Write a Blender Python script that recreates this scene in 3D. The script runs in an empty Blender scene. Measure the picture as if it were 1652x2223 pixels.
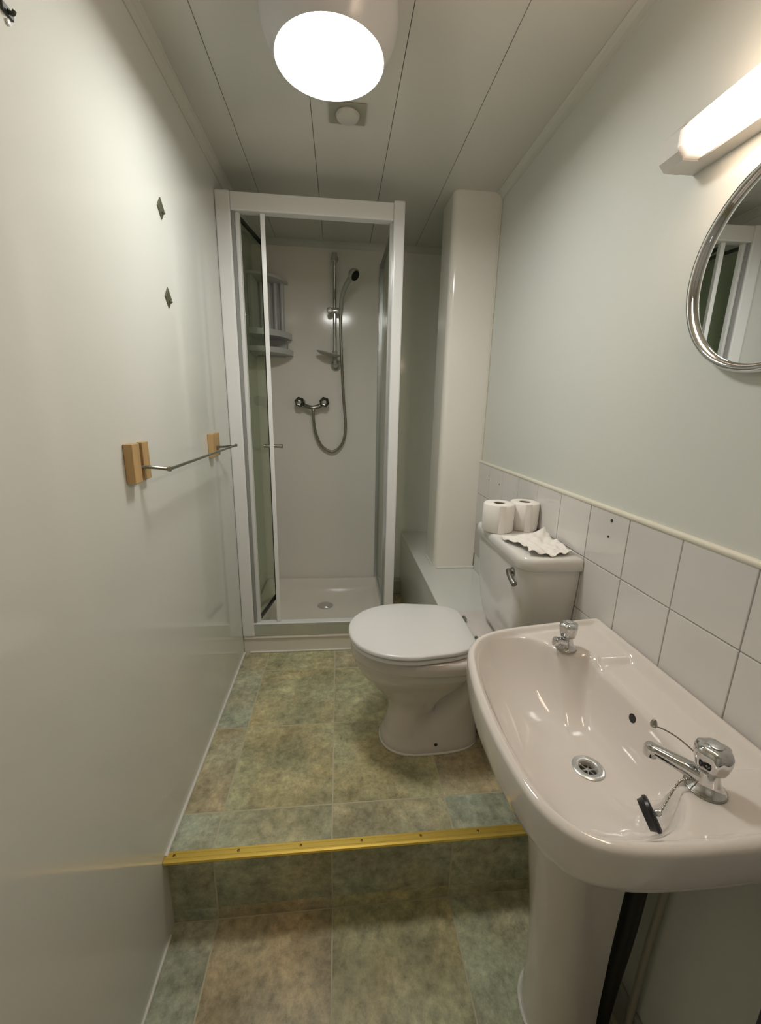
import bpy, bmesh, math, random
from mathutils import Vector, Matrix
random.seed(4)
SC = bpy.context.scene
COL = SC.collection

# ------------------------------------------------------------------ camera
# the far direction is +y, the room is W wide (x), z = 0 is the raised floor
W, ZC, ZL = 1.131, 2.035, -0.243
cam_d = bpy.data.cameras.new('camera')
cam = bpy.data.objects.new('camera', cam_d); COL.objects.link(cam)
rx = Vector((0.99506911, -0.09685235, 0.0213796))
ry = Vector((0.00260319, 0.24098332, 0.97052577))
fw = Vector((0.09914983, 0.96568456, -0.24004718))
M = Matrix((rx, ry, -fw)).transposed().to_4x4()
M.translation = Vector((0.46314, -0.88287, 1.16294))
cam.matrix_world = M
cam_d.sensor_fit = 'HORIZONTAL'; cam_d.sensor_width = 36.0
cam_d.lens = 893.93 / 1652 * 36.0
cam_d.clip_start = 0.01
SC.camera = cam

# ------------------------------------------------------------------ world, exposure
w = bpy.data.worlds.new('world'); SC.world = w; w.use_nodes = True
w.node_tree.nodes['Background'].inputs[0].default_value = (0.5, 0.5, 0.48, 1)
w.node_tree.nodes['Background'].inputs[1].default_value = 0.15
SC.view_settings.view_transform = 'Standard'
SC.view_settings.look = 'None'
SC.view_settings.gamma = 1.0
SC.view_settings.use_curve_mapping = False
SC.view_settings.exposure = 1.60
LAMP = 17.5      # radiance of the ceiling lamp's diffuser
STRIP = 7.0      # radiance of the strip light's diffuser

# ------------------------------------------------------------------ materials
def mat(name, col, rough=0.5, metal=0.0, coat=0.0, spec=0.5, noise=None, bump=None, emis=None, sss=0.0):
    m = bpy.data.materials.new(name); m.use_nodes = True
    nt = m.node_tree; b = nt.nodes['Principled BSDF']
    b.inputs['Base Color'].default_value = (*col, 1)
    b.inputs['Roughness'].default_value = rough
    b.inputs['Metallic'].default_value = metal
    b.inputs['Coat Weight'].default_value = coat
    b.inputs['Coat Roughness'].default_value = 0.05
    b.inputs['Specular IOR Level'].default_value = spec
    if emis:
        b.inputs['Emission Color'].default_value = (*emis[0], 1)
        b.inputs['Emission Strength'].default_value = emis[1]
    if noise or bump:
        tc = nt.nodes.new('ShaderNodeTexCoord')
    if noise:   # (scale, amount, stretch)
        n = nt.nodes.new('ShaderNodeTexNoise'); n.inputs['Scale'].default_value = noise[0]
        n.inputs['Detail'].default_value = 5
        mp = nt.nodes.new('ShaderNodeMapping'); mp.inputs['Scale'].default_value = noise[2] if len(noise) > 2 else (1, 1, 1)
        nt.links.new(tc.outputs['Object'], mp.inputs[0]); nt.links.new(mp.outputs[0], n.inputs['Vector'])
        r = nt.nodes.new('ShaderNodeMapRange'); r.inputs['To Min'].default_value = 1 - noise[1]; r.inputs['To Max'].default_value = 1 + noise[1]
        r.inputs['From Min'].default_value = 0.3; r.inputs['From Max'].default_value = 0.7
        nt.links.new(n.outputs['Fac'], r.inputs['Value'])
        mx = nt.nodes.new('ShaderNodeVectorMath'); mx.operation = 'SCALE'
        mx.inputs[0].default_value = col
        nt.links.new(r.outputs[0], mx.inputs['Scale']); nt.links.new(mx.outputs[0], b.inputs['Base Color'])
    if bump:    # (scale, strength, distance)
        n2 = nt.nodes.new('ShaderNodeTexNoise'); n2.inputs['Scale'].default_value = bump[0]
        nt.links.new(tc.outputs['Object'], n2.inputs['Vector'])
        bp = nt.nodes.new('ShaderNodeBump'); bp.inputs['Strength'].default_value = bump[1]; bp.inputs['Distance'].default_value = bump[2]
        nt.links.new(n2.outputs['Fac'], bp.inputs['Height']); nt.links.new(bp.outputs[0], b.inputs['Normal'])
    return m

def vinyl_mat():
    """stone-look vinyl tile: the tile's own tint (object colour) times two scales of mottling"""
    m = bpy.data.materials.new('stone_vinyl'); m.use_nodes = True
    nt = m.node_tree; b = nt.nodes['Principled BSDF']; L = nt.links
    tc = nt.nodes.new('ShaderNodeNewGeometry')
    oi = nt.nodes.new('ShaderNodeObjectInfo')
    off = nt.nodes.new('ShaderNodeVectorMath'); off.operation = 'SCALE'; off.inputs[0].default_value = (7, 3, 5)
    L.new(oi.outputs['Random'], off.inputs['Scale'])
    ad = nt.nodes.new('ShaderNodeVectorMath'); ad.operation = 'ADD'
    L.new(tc.outputs['Position'], ad.inputs[0]); L.new(off.outputs[0], ad.inputs[1])
    n1 = nt.nodes.new('ShaderNodeTexNoise'); n1.inputs['Scale'].default_value = 7; n1.inputs['Detail'].default_value = 4
    n2 = nt.nodes.new('ShaderNodeTexNoise'); n2.inputs['Scale'].default_value = 34; n2.inputs['Detail'].default_value = 8; n2.inputs['Roughness'].default_value = 0.75
    n3 = nt.nodes.new('ShaderNodeTexNoise'); n3.inputs['Scale'].default_value = 4.5; n3.inputs['Detail'].default_value = 3
    for n in (n1, n2): L.new(ad.outputs[0], n.inputs['Vector'])
    ad2 = nt.nodes.new('ShaderNodeVectorMath'); ad2.operation = 'ADD'; ad2.inputs[1].default_value = (13, 2, 9)
    L.new(ad.outputs[0], ad2.inputs[0]); L.new(ad2.outputs[0], n3.inputs['Vector'])
    # tint between grey-green and brown patches
    cr = nt.nodes.new('ShaderNodeValToRGB')
    e = cr.color_ramp.elements
    e[0].position = 0.34; e[0].color = (0.95, 1.03, 1.0, 1)
    e[1].position = 0.68; e[1].color = (1.08, 1.0, 0.84, 1)
    el = e.new(0.5); el.color = (1, 1, 0.92, 1)
    L.new(n3.outputs['Fac'], cr.inputs[0])
    r1 = nt.nodes.new('ShaderNodeMapRange'); r1.inputs['From Min'].default_value = .3; r1.inputs['From Max'].default_value = .7
    r1.inputs['To Min'].default_value = .74; r1.inputs['To Max'].default_value = 1.34
    L.new(n1.outputs['Fac'], r1.inputs['Value'])
    r2 = nt.nodes.new('ShaderNodeMapRange'); r2.inputs['From Min'].default_value = .3; r2.inputs['From Max'].default_value = .7
    r2.inputs['To Min'].default_value = .58; r2.inputs['To Max'].default_value = 1.60
    L.new(n2.outputs['Fac'], r2.inputs['Value'])
    mu = nt.nodes.new('ShaderNodeMath'); mu.operation = 'MULTIPLY'
    L.new(r1.outputs[0], mu.inputs[0]); L.new(r2.outputs[0], mu.inputs[1])
    v1 = nt.nodes.new('ShaderNodeVectorMath'); v1.operation = 'MULTIPLY'
    L.new(oi.outputs['Color'], v1.inputs[0]); L.new(cr.outputs[0], v1.inputs[1])
    v2 = nt.nodes.new('ShaderNodeVectorMath'); v2.operation = 'SCALE'
    L.new(v1.outputs[0], v2.inputs[0]); L.new(mu.outputs[0], v2.inputs['Scale'])
    L.new(v2.outputs[0], b.inputs['Base Color'])
    b.inputs['Roughness'].default_value = 0.34
    bp = nt.nodes.new('ShaderNodeBump'); bp.inputs['Strength'].default_value = .25; bp.inputs['Distance'].default_value = .002
    L.new(n2.outputs['Fac'], bp.inputs['Height']); L.new(bp.outputs[0], b.inputs['Normal'])
    return m

def glass_mat(name, tint, rough=0.02, base=0.04):
    """thin pane: tinted see-through with a Fresnel mirror layer"""
    m = bpy.data.materials.new(name); m.use_nodes = True
    nt = m.node_tree; nt.nodes.clear(); L = nt.links
    o = nt.nodes.new('ShaderNodeOutputMaterial')
    t = nt.nodes.new('ShaderNodeBsdfTransparent'); t.inputs[0].default_value = (*tint, 1)
    g = nt.nodes.new('ShaderNodeBsdfGlossy'); g.inputs['Roughness'].default_value = rough
    lw = nt.nodes.new('ShaderNodeLayerWeight'); lw.inputs['Blend'].default_value = 0.5
    pw = nt.nodes.new('ShaderNodeMath'); pw.operation = 'POWER'; pw.inputs[1].default_value = 5.0
    f = nt.nodes.new('ShaderNodeMath'); f.operation = 'MULTIPLY_ADD'; f.inputs[1].default_value = 0.8; f.inputs[2].default_value = base
    L.new(lw.outputs['Facing'], pw.inputs[0]); L.new(pw.outputs[0], f.inputs[0])
    mx = nt.nodes.new('ShaderNodeMixShader')
    L.new(f.outputs[0], mx.inputs[0]); L.new(t.outputs[0], mx.inputs[1]); L.new(g.outputs[0], mx.inputs[2])
    L.new(mx.outputs[0], o.inputs[0])
    return m

def wood_mat():
    m = mat('pine', (0.56, 0.37, 0.165), 0.45, noise=(9, 0.28, (2, 2, .35)))
    return m

MT = dict(
    wall=mat('wall_panel', (0.715, 0.73, 0.68), 0.09, noise=(1.1, 0.02)),
    wall_r=mat('painted_wall', (0.70, 0.715, 0.665), 0.42, noise=(1.4, 0.02)),
    back=mat('shower_panel', (0.87, 0.84, 0.775), 0.12),
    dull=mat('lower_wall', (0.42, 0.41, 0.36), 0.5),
    ceil=mat('ceiling_panel', (0.65, 0.64, 0.58), 0.22),
    gap=mat('dark_joint', (0.20, 0.185, 0.14), 0.8),
    cove=mat('cove_plastic', (0.64, 0.64, 0.57), 0.3),
    white=mat('white_lacquer', (0.83, 0.835, 0.82), 0.25),
    trim=mat('white_sealant', (0.80, 0.79, 0.72), 0.4),
    bead=mat('cream_bead', (0.76, 0.73, 0.62), 0.35),
    tile=mat('wall_tile', (0.73, 0.71, 0.68), 0.10, noise=(3, 0.03)),
    grout=mat('grout', (0.52, 0.50, 0.46), 0.8),
    vinyl=vinyl_mat(),
    fgrout=mat('floor_joint', (0.58, 0.54, 0.38), 0.6),
    brass=mat('polished_brass', (1.0, 0.74, 0.18), 0.38, metal=1.0, bump=(60, .25, .001)),
    brassd=mat('brass_screw', (0.22, 0.13, 0.03), 0.4, metal=0.9),
    ceramic=mat('cream_ceramic', (0.755, 0.71, 0.665), 0.06, coat=0.5),
    ceramic2=mat('pan_ceramic', (0.72, 0.67, 0.625), 0.10, coat=0.4),
    cistern=mat('cistern_ceramic', (0.75, 0.735, 0.70), 0.12, coat=0.3),
    seat=mat('seat_plastic', (0.80, 0.805, 0.79), 0.22),
    tray=mat('tray_acrylic', (0.82, 0.775, 0.70), 0.12, coat=0.3),
    alu=mat('satin_aluminium', (0.62, 0.64, 0.64), 0.28, metal=0.75),
    grey=mat('grey_gasket', (0.30, 0.305, 0.29), 0.4),
    dark=mat('dark_seal', (0.03, 0.035, 0.03), 0.5),
    glass=glass_mat('shower_glass', (0.86, 0.90, 0.83)),
    chrome=mat('chrome', (0.66, 0.66, 0.66), 0.07, metal=1.0),
    chromed=mat('dull_chrome', (0.36, 0.35, 0.31), 0.25, metal=1.0),
    gun=mat('dark_chrome', (0.13, 0.125, 0.12), 0.25, metal=0.9),
    hose=mat('hose_metal', (0.33, 0.31, 0.25), 0.38, metal=0.8),
    black=mat('black_rubber', (0.010, 0.010, 0.011), 0.35),
    blackp=mat('black_pipe', (0.012, 0.012, 0.012), 0.5),
    mirror=mat('mirror_glass', (0.86, 0.88, 0.88), 0.012, metal=1.0),
    wood=wood_mat(),
    paper=mat('tissue_paper', (0.88, 0.85, 0.80), 0.9, bump=(240, .35, .001)),
    card=mat('cardboard', (0.16, 0.12, 0.08), 0.9),
    soap=mat('grey_plastic', (0.42, 0.41, 0.37), 0.3),
    caddy=mat('caddy_plastic', (0.60, 0.60, 0.60), 0.25),
    hook=mat('tarnished_metal', (0.13, 0.13, 0.085), 0.4, metal=0.4),
    housing=mat('lamp_housing', (0.60, 0.60, 0.60), 0.22),
    lamp=mat('lamp_diffuser', (0.8, 0.8, 0.8), 0.4, emis=((1.0, 0.985, 0.94), LAMP)),
    strip=mat('strip_diffuser', (0.8, 0.78, 0.75), 0.4, emis=((1.0, 0.74, 0.55), STRIP)),
    strip_w=mat('strip_casing', (0.66, 0.64, 0.60), 0.3),
    copper=mat('painted_pipe', (0.36, 0.34, 0.27), 0.4),
    navy=mat('navy_plastic', (0.010, 0.014, 0.026), 0.35),
    vent=mat('vent_plastic', (0.56, 0.55, 0.49), 0.35),
    ventd=mat('vent_frame_plastic', (0.34, 0.335, 0.27), 0.5),  # darker plastic of the vent's square frame
)

def fade_strip():
    # the tube inside stops short of the diffuser's end, which therefore glows less
    nt = MT['strip'].node_tree; b = nt.nodes['Principled BSDF']; L = nt.links
    g = nt.nodes.new('ShaderNodeNewGeometry'); sx = nt.nodes.new('ShaderNodeSeparateXYZ'); L.new(g.outputs['Position'], sx.inputs[0])
    r = nt.nodes.new('ShaderNodeMapRange'); r.interpolation_type = 'SMOOTHSTEP'
    r.inputs['From Min'].default_value = -.080; r.inputs['From Max'].default_value = -.160
    r.inputs['To Min'].default_value = .014 * STRIP; r.inputs['To Max'].default_value = STRIP
    L.new(sx.outputs['Y'], r.inputs['Value']); L.new(r.outputs[0], b.inputs['Emission Strength'])
fade_strip()

# ------------------------------------------------------------------ mesh helpers
def wloc(o):
    p = Vector((0, 0, 0))
    while o is not None:
        p += o.location; o = o.parent
    return p

class MB:
    """collects shapes in world coordinates, build() links them as ONE mesh object"""
    def __init__(self): self.bm = bmesh.new()
    def box(self, x0, x1, y0, y1, z0, z1, bev=0.0, seg=2):
        t = bmesh.new(); bmesh.ops.create_cube(t, size=1)
        for v in t.verts:
            v.co = Vector(((x0 + x1) / 2 + v.co.x * (x1 - x0), (y0 + y1) / 2 + v.co.y * (y1 - y0), (z0 + z1) / 2 + v.co.z * (z1 - z0)))
        if bev > 0:
            bmesh.ops.bevel(t, geom=t.edges[:], offset=bev, segments=seg, profile=0.5, affect='EDGES')
        self.merge(t); return self
    def merge(self, t):
        me = bpy.data.meshes.new('tmp'); t.to_mesh(me); t.free()
        self.bm.from_mesh(me); bpy.data.meshes.remove(me)
    def rings(self, rings, cap0=True, cap1=True, closed=True):
        vs = [[self.bm.verts.new(p) for p in r] for r in rings]
        n = len(rings[0])
        for a, b in zip(vs[:-1], vs[1:]):
            for i in range(n if closed else n - 1):
                j = (i + 1) % n
                self.bm.faces.new((a[i], a[j], b[j], b[i]))
        if cap0: self.bm.faces.new(list(reversed(vs[0])))
        if cap1: self.bm.faces.new(vs[-1])
        return self
    def tube(self, pts, r, n=12, caps=True):
        pts = [Vector(p) for p in pts]; rs = r if isinstance(r, (list, tuple)) else [r] * len(pts)
        t = (pts[1] - pts[0]).normalized()
        u = t.orthogonal().normalized(); out = []
        for i, p in enumerate(pts):
            if i == 0: d = pts[1] - pts[0]
            elif i == len(pts) - 1: d = pts[-1] - pts[-2]
            else: d = (pts[i + 1] - pts[i]).normalized() + (pts[i] - pts[i - 1]).normalized()
            d.normalize(); u = (u - d * u.dot(d)).normalized(); v = d.cross(u)
            out.append([p + (u * math.cos(a) + v * math.sin(a)) * rs[i] for a in [2 * math.pi * k / n for k in range(n)]])
        return self.rings(out, caps, caps)
    def lathe(self, prof, origin=(0, 0, 0), axis=(0, 0, 1), n=32, wob=None):
        """prof: (radius, height along axis)"""
        ax = Vector(axis).normalized(); u = ax.orthogonal().normalized()
        if abs(ax.z) > .9: u = (Vector((1, 0, 0)) - ax * ax.x).normalized()
        v = ax.cross(u); o = Vector(origin); R = []
        for r, h in prof:
            R.append([o + ax * h + (u * math.cos(a) + v * math.sin(a)) * max(r, 1e-4) * (wob(a) if wob else 1)
                      for a in [2 * math.pi * k / n for k in range(n)]])
        return self.rings(R)
    def prism(self, poly, y0, y1, axis='y'):
        """poly of 2D points extruded along an axis; axis y: (x,z), axis x: (y,z), axis z: (x,y)"""
        def P(a, b, c):
            return {'y': Vector((a, c, b)), 'x': Vector((c, a, b)), 'z': Vector((a, b, c))}[axis]
        return self.rings([[P(a, b, y0) for a, b in poly], [P(a, b, y1) for a, b in poly]])
    def build(self, name, m, parent=None, smooth=False, angle=40, sub=0):
        bmesh.ops.remove_doubles(self.bm, verts=self.bm.verts[:], dist=1e-6)
        bmesh.ops.recalc_face_normals(self.bm, faces=self.bm.faces[:])
        o0 = wloc(parent) if parent else Vector((0, 0, 0))
        if parent is None:
            xs = [v.co.x for v in self.bm.verts]; ys = [v.co.y for v in self.bm.verts]; zs = [v.co.z for v in self.bm.verts]
            o0 = Vector(((min(xs) + max(xs)) / 2, (min(ys) + max(ys)) / 2, min(zs)))
        for v in self.bm.verts: v.co -= o0
        me = bpy.data.meshes.new(name); self.bm.to_mesh(me); self.bm.free()
        me.materials.append(m)
        o = bpy.data.objects.new(name, me); COL.objects.link(o)
        if parent: o.parent = parent
        else: o.location = o0
        if smooth:
            for p in me.polygons: p.use_smooth = True
            try: me.set_sharp_from_angle(angle=math.radians(angle))
            except Exception: pass
        if sub:
            s = o.modifiers.new('sub', 'SUBSURF'); s.levels = sub; s.render_levels = sub
        return o

def tag(o, label=None, cat=None, group=None, kind=None):
    if label: o['label'] = label
    if cat: o['category'] = cat
    if group: o['group'] = group
    if kind: o['kind'] = kind
    return o
def thing(name, loc, label, cat, group=None):
    o = bpy.data.objects.new(name, None); COL.objects.link(o); o.location = loc
    o.empty_display_size = .05
    return tag(o, label, cat, group)
def struct(o, label=None): return tag(o, label, None, None, 'structure')

def catmull(P, n, closed=False):
    P = [Vector(p) for p in P]; m = len(P); out = []
    R = range(m if closed else m - 1)
    for i in R:
        p1, p2 = P[i], P[(i + 1) % m]
        p0 = P[i - 1] if (closed or i > 0) else p1 * 2 - p2
        p3 = P[(i + 2) % m] if (closed or i < m - 2) else p2 * 2 - p1
        for k in range(n):
            t = k / n
            out.append(.5 * ((2 * p1) + (p2 - p0) * t + (2 * p0 - 5 * p1 + 4 * p2 - p3) * t * t + (3 * p1 - p0 - 3 * p2 + p3) * t ** 3))
    if not closed: out.append(P[-1])
    return out
def smooth01(a, b, x):
    t = max(0, min(1, (x - a) / (b - a))); return t * t * (3 - 2 * t)

# ================================================================== SETTING
YN, YF = -1.45, 1.64          # near and far wall planes
ZT = 0.937                    # top of the tiling
COLY, COLX, ZLEDGE = 1.005, 0.93, 0.405

# floor: slab with the step, tiles as pieces
fl = MB()
fl.prism([(YN, ZL - .06), (YN, ZL - .0006), (.0108, ZL - .0006), (.0108, -.0006), (YF + .05, -.0006), (YF + .05, ZL - .06)], -.05, W + .05, 'x')
floor = struct(fl.build('floor', MT['fgrout']), 'raised vinyl floor with a step down to the lower floor')
G = .0021
GREEN = (.40, .395, .28); OLIVE = (.43, .40, .25); BROWN = (.43, .375, .26); GREY = (.41, .395, .285); TEAL = (.38, .40, .32)
xs = [0, .12, .44, .785, 1.11, W]
def tile_mesh(dx, dy, dz, bev=.0012):
    return MB().box(-dx / 2 + G, dx / 2 - G, -dy / 2 + G, dy / 2 - G, -dz / 2, dz / 2, bev, 1)
def floor_tile(x0, x1, y0, y1, z, col, up=True):
    b = MB(); b.box(x0 + G, x1 - G, y0 + G, y1 - G, z - .003, z, .0004, 1)
    o = b.build('floor_tile', MT['vinyl'], floor); o.color = (*col, 1)
ys = [0.018, .125, .46, .805, .952]
cu = [[TEAL, BROWN, TEAL, GREY], [GREEN, OLIVE, OLIVE, OLIVE], [GREY, OLIVE, OLIVE, BROWN], [TEAL, BROWN, OLIVE, OLIVE], [TEAL, BROWN, OLIVE, OLIVE]]
for i in range(5):
    for j in range(4):
        floor_tile(xs[i], xs[i + 1], ys[j], ys[j + 1], 0, cu[i][j])
for i, (x0, x1) in enumerate(((.75, .785), (.785, 1.11), (1.11, W))):
    floor_tile(x0, x1, .952, 1.13, 0, OLIVE); floor_tile(x0, x1, 1.13, YF, 0, BROWN)
cl = [[TEAL, GREEN], [BROWN, OLIVE], [OLIVE, BROWN], [GREEN, BROWN], [GREEN, BROWN]]
yl = [.009, -.335, -.67, -1.005, YN]
for i in range(5):
    for j in range(4):
        floor_tile(xs[i], xs[i + 1], yl[j + 1], yl[j], ZL, cl[i][j % 2])
cr_ = [GREEN, GREEN, GREY, GREEN, GREY]
for i in range(5):
    b = MB(); b.box(xs[i] + G, xs[i + 1] - G, .010, .013, -.200, -.004, .0004, 1)
    o = b.build('riser_tile', MT['vinyl'], floor); o.color = (*cr_[i], 1)
    b = MB(); b.box(xs[i] + G, xs[i + 1] - G, .0097, .013, ZL, -.2012, .0004, 1)
    o = b.build('riser_tile', MT['vinyl'], floor); o.color = (*cl[i][0], 1)

# left wall, far wall, near wall
wl = MB().box(-.05, 0, YN - .05, YF + .05, ZL - .06, ZC + .04)
struct(wl.build('wall_left', MT['wall']), 'glossy cream panelled wall')
wf = MB().box(-.05, W + .05, YF, YF + .05, ZL - .06, ZC + .04)
struct(wf.build('wall_far', MT['back']))
wn = MB().box(-.05, W + .05, YN - .05, YN, ZL - .06, ZC + .04)
struct(wn.build('wall_near', MT['wall_r']))
# door behind the camera
d = MB(); d.box(.20, .94, YN, YN + .035, ZL, ZC - .25, .003, 1)
door = struct(d.build('door_1', MT['white']))
MB().lathe([(.0, 0), (.024, 0), (.024, .008), (.009, .012), (.009, .04), (.02, .045), (.024, .06), (.0, .068)], (.27, YN + .035, .72), (0, 1, 0), 20).build('door_handle', MT['chromed'], door, True)

# right wall with tiles
wr = MB().box(W, W + .05, YN - .05, YF + .05, ZL - .06, ZC + .04)
wallr = struct(wr.build('wall_right', MT['wall_r']))
TS = .15
tile_me = None
y = 1.015 - TS * 16
gb = MB(); gb.box(W - .004, W, YN, COLY, ZT - 3 * TS, ZT - .001)
gb.build('tile_grout', MT['grout'], wallr)
for r in range(3):
    for k in range(16):
        yc = 1.015 - TS * (k + .5); zc = ZT - TS * (r + .5)
        if k == 0: continue
        if tile_me is None:
            b = MB(); b.box(-.0065, 0, -TS / 2 + .0011, TS / 2 - .0011, -TS / 2 + .0011, TS / 2 - .0011, .0015, 2)
            o = b.build('wall_tile', MT['tile']); o.location = (0, 0, 0); tile_me = o.data
            # origin was set at the box bottom; keep that offset
            tile_off = Vector((-.00325, 0, -TS / 2 + .0011)); o.parent = wallr
        else:
            o = bpy.data.objects.new('wall_tile', tile_me); COL.objects.link(o); o.parent = wallr
        o.location = Vector((W - .001 + random.uniform(-.0004, .0004), yc, zc)) + tile_off - wloc(wallr)
# narrow cut tile by the boxing
b = MB().box(W - .0075, W - .001, .8662, COLY - .001, ZT - TS + .0011, ZT - .0011, .0015, 2); b.build('wall_tile', MT['tile'], wallr)
b = MB().box(W - .0075, W - .001, .8662, COLY - .001, ZT - 2 * TS + .0011, ZT - TS - .0011, .0015, 2); b.build('wall_tile', MT['tile'], wallr)
# plugs and drill marks in the tiles
for (yy, zz, rr) in ((.026, .914, .0042), (.029, .872, .0032), (.746, .874, .003), (.869, .873, .0025)):
    MB().lathe([(.0, 0), (rr, 0), (rr, .0012), (rr * .6, .0016), (0, .001)], (W - .0074, yy, zz), (-1, 0, 0), 12).build('wall_plug', MT['dark'], wallr)
# bead along the top of the tiles
tb = MB(); tb.tube([(W - .004, YN, ZT + .001), (W - .004, COLY, ZT + .001)], .0070, 10)
struct(tb.build('trim_1', MT['bead'], smooth=True), 'cream bead along the top of the wall tiles')
# skirting and low wall below the basin
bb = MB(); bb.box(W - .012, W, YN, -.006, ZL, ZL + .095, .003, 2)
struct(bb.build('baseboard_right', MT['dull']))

# ceiling: panels with joints
cb = MB().box(-.05, W + .05, YN - .05, YF + .05, ZC + .012, ZC + .05)
ceil = struct(cb.build('ceiling', MT['gap']))
px = [0, W - 1.0, W - .75, W - .5, W - .25, W]
for i in range(5):
    b = MB(); b.box(px[i] + (.0007 if i else 0), px[i + 1] - .0007, YN, YF, ZC, ZC + .011, .0012, 2)
    b.build('ceiling_panel', MT['ceil'], ceil)
def cove(name, a, bpt, nx, ny):
    """quarter cove from a to b; (nx,ny) points into the room"""
    prof = [(0, 0), (.026, 0), (.026, -.004), (.019, -.0065), (.010, -.013), (.006, -.021), (.004, -.028), (0, -.028)]
    R = []
    for p in (a, bpt):
        R.append([Vector((p[0] + nx * u, p[1] + ny * u, ZC + v)) for u, v in prof])
    m = MB(); m.rings(R); return struct(m.build(name, MT['cove']))
cove('trim_2', (0, YN), (0, YF), 1, 0)
cove('trim_3', (W, YN), (W, COLY), -1, 0)
cove('trim_4', (0, YF), (W, YF), 0, -1)

# boxed column in the far right corner and the low ledge under it
c = MB(); r = .032; poly = [(W, COLY)]
for k in range(9):
    a = math.radians(90 * k / 8); poly.append((COLX + r - r * math.sin(a), COLY + r - r * math.cos(a)))
poly += [(COLX, 1.19), (W, 1.19)]
c.prism([(a, b) for a, b in poly], ZLEDGE, ZC, 'z')
column = c.build('wall_boxing', MT['back'], smooth=True); struct(column, 'boxed-in pipe column with a rounded edge')
c = MB(); c.box(.858, W, .532, YF, 0, ZLEDGE, .004, 2)
struct(c.build('wall_ledge', MT['wall']), 'low white boxed ledge under the column')
c = MB(); c.box(COLX + .01, W, COLY - .008, COLY + .002, ZLEDGE, ZLEDGE + .008, .002, 1)
c.box(COLX - .006, COLX + .002, COLY + .03, 1.19, ZLEDGE, ZLEDGE + .008, .002, 1)
struct(c.build('trim_5', MT['trim']))
c = MB(); c.tube([(W - .002, COLY - .002, ZLEDGE + .012), (W - .002, COLY - .002, ZT)], .0022, 6)
struct(c.build('trim_6', MT['gap']))
c = MB(); c.tube([(W - .003, COLY - .004, ZT), (W - .003, COLY - .004, ZC - .028)], .0035, 8)
struct(c.build('trim_7', MT['bead']))
c = MB(); c.tube([(.003, .005, .003), (.0035, .5, .003), (.003, .95, .003)], .0048, 8)
struct(c.build('trim_8', MT['trim'], smooth=True), 'white sealant line between left wall and raised floor')
c = MB(); c.tube([(.002, YN, ZL + .002), (.003, -.5, ZL + .002), (.002, -.02, ZL + .002)], .004, 8)
struct(c.build('trim_9', MT['trim'], smooth=True), 'white sealant line between left wall and lower floor')
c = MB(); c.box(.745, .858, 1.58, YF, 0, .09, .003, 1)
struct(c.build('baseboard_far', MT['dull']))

# brass nosing
t = thing('step_nosing', (W / 2, 0, 0), 'polished brass step edging strip screwed along the front edge of the raised floor', 'step edging')
b = MB(); x1 = 1.128
prof = [(-.0105, -.006), (-.0105, .001), (-.006, .0032), (.0165, .0032), (.018, .0005), (-.0045, .0002), (-.0082, -.0015), (-.0082, -.006)]
R = [[Vector((x, a, z)) for a, z in prof] for x in (.001, x1)]
b.rings(R); b.build('strip', MT['brass'], t)
for yy in (-.001, .011):
    MB().box(.001, x1, yy - .0006, yy + .0006, .003, .0040).build('ridge', MT['brass'], t)
for k in range(7):
    x = .024 + .166 * k
    MB().lathe([(0, 0), (.0036, 0), (.0036, .0007), (.002, .0012), (0, .0012)], (x, .006, .0032), (0, 0, 1), 12).build('screw', MT['brassd'], t)

# ================================================================== SHOWER
D = .9625
t = thing('shower_tray', (.36, D, 0), 'low cream shower tray with a raised rim under the glass enclosure', 'shower tray')
TX1, TY0, TY1, ZR = .755, D - .012, YF, .105
def rrect(x0, x1, y0, y1, r, z, n=6):
    P = []
    for cx, cy, a0 in ((x1 - r, y1 - r, 0), (x0 + r, y1 - r, 90), (x0 + r, y0 + r, 180), (x1 - r, y0 + r, 270)):
        for k in range(n + 1):
            a = math.radians(a0 + 90 * k / n); P.append(Vector((cx + r * math.cos(a), cy + r * math.sin(a), z)))
    return P
m = MB()
m.rings([rrect(0.0005, TX1, TY0 + .004, TY1 - .0005, .004, .0005), rrect(0.0005, TX1, TY0 + .004, TY1 - .0005, .004, .075),
         rrect(0.0005, TX1, TY0 - .003, TY1 - .0005, .006, .079), rrect(0.0005, TX1, TY0 - .003, TY1 - .0005, .006, .089),
         rrect(.002, TX1 - .002, TY0 + .001, TY1 - .002, .006, .093),
         rrect(.006, TX1 - .006, TY0 + .05, TY1 - .008, .01, ZR - .004),
         rrect(.022, TX1 - .022, TY0 + .06, TY1 - .018, .02, ZR), rrect(.055, TX1 - .050, TY0 + .075, TY1 - .045, .035, ZR),
         rrect(.063, TX1 - .058, TY0 + .082, TY1 - .053, .035, ZR - .005),
         rrect(.085, TX1 - .080, TY0 + .10, TY1 - .085, .04, .070), rrect(.10, TX1 - .095, TY0 + .12, TY1 - .10, .04, .062),
         rrect(.25, TX1 - .24, TY0 + .28, TY1 - .26, .03, .058)])
m.build('tray_body', MT['tray'], t, True, 50)
MB().tube([(.03, TY0 + .001, .004), (TX1, TY0 + .001, .004)], .0045, 8).build('sealant', MT['trim'], t)
MB().lathe([(0, 0), (.045, 0), (.045, .002), (.03, .006), (0, .008)], (.38, 1.32, .058), (0, 0, 1), 24).build('waste_cover', MT['chrome'], t, True)

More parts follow.
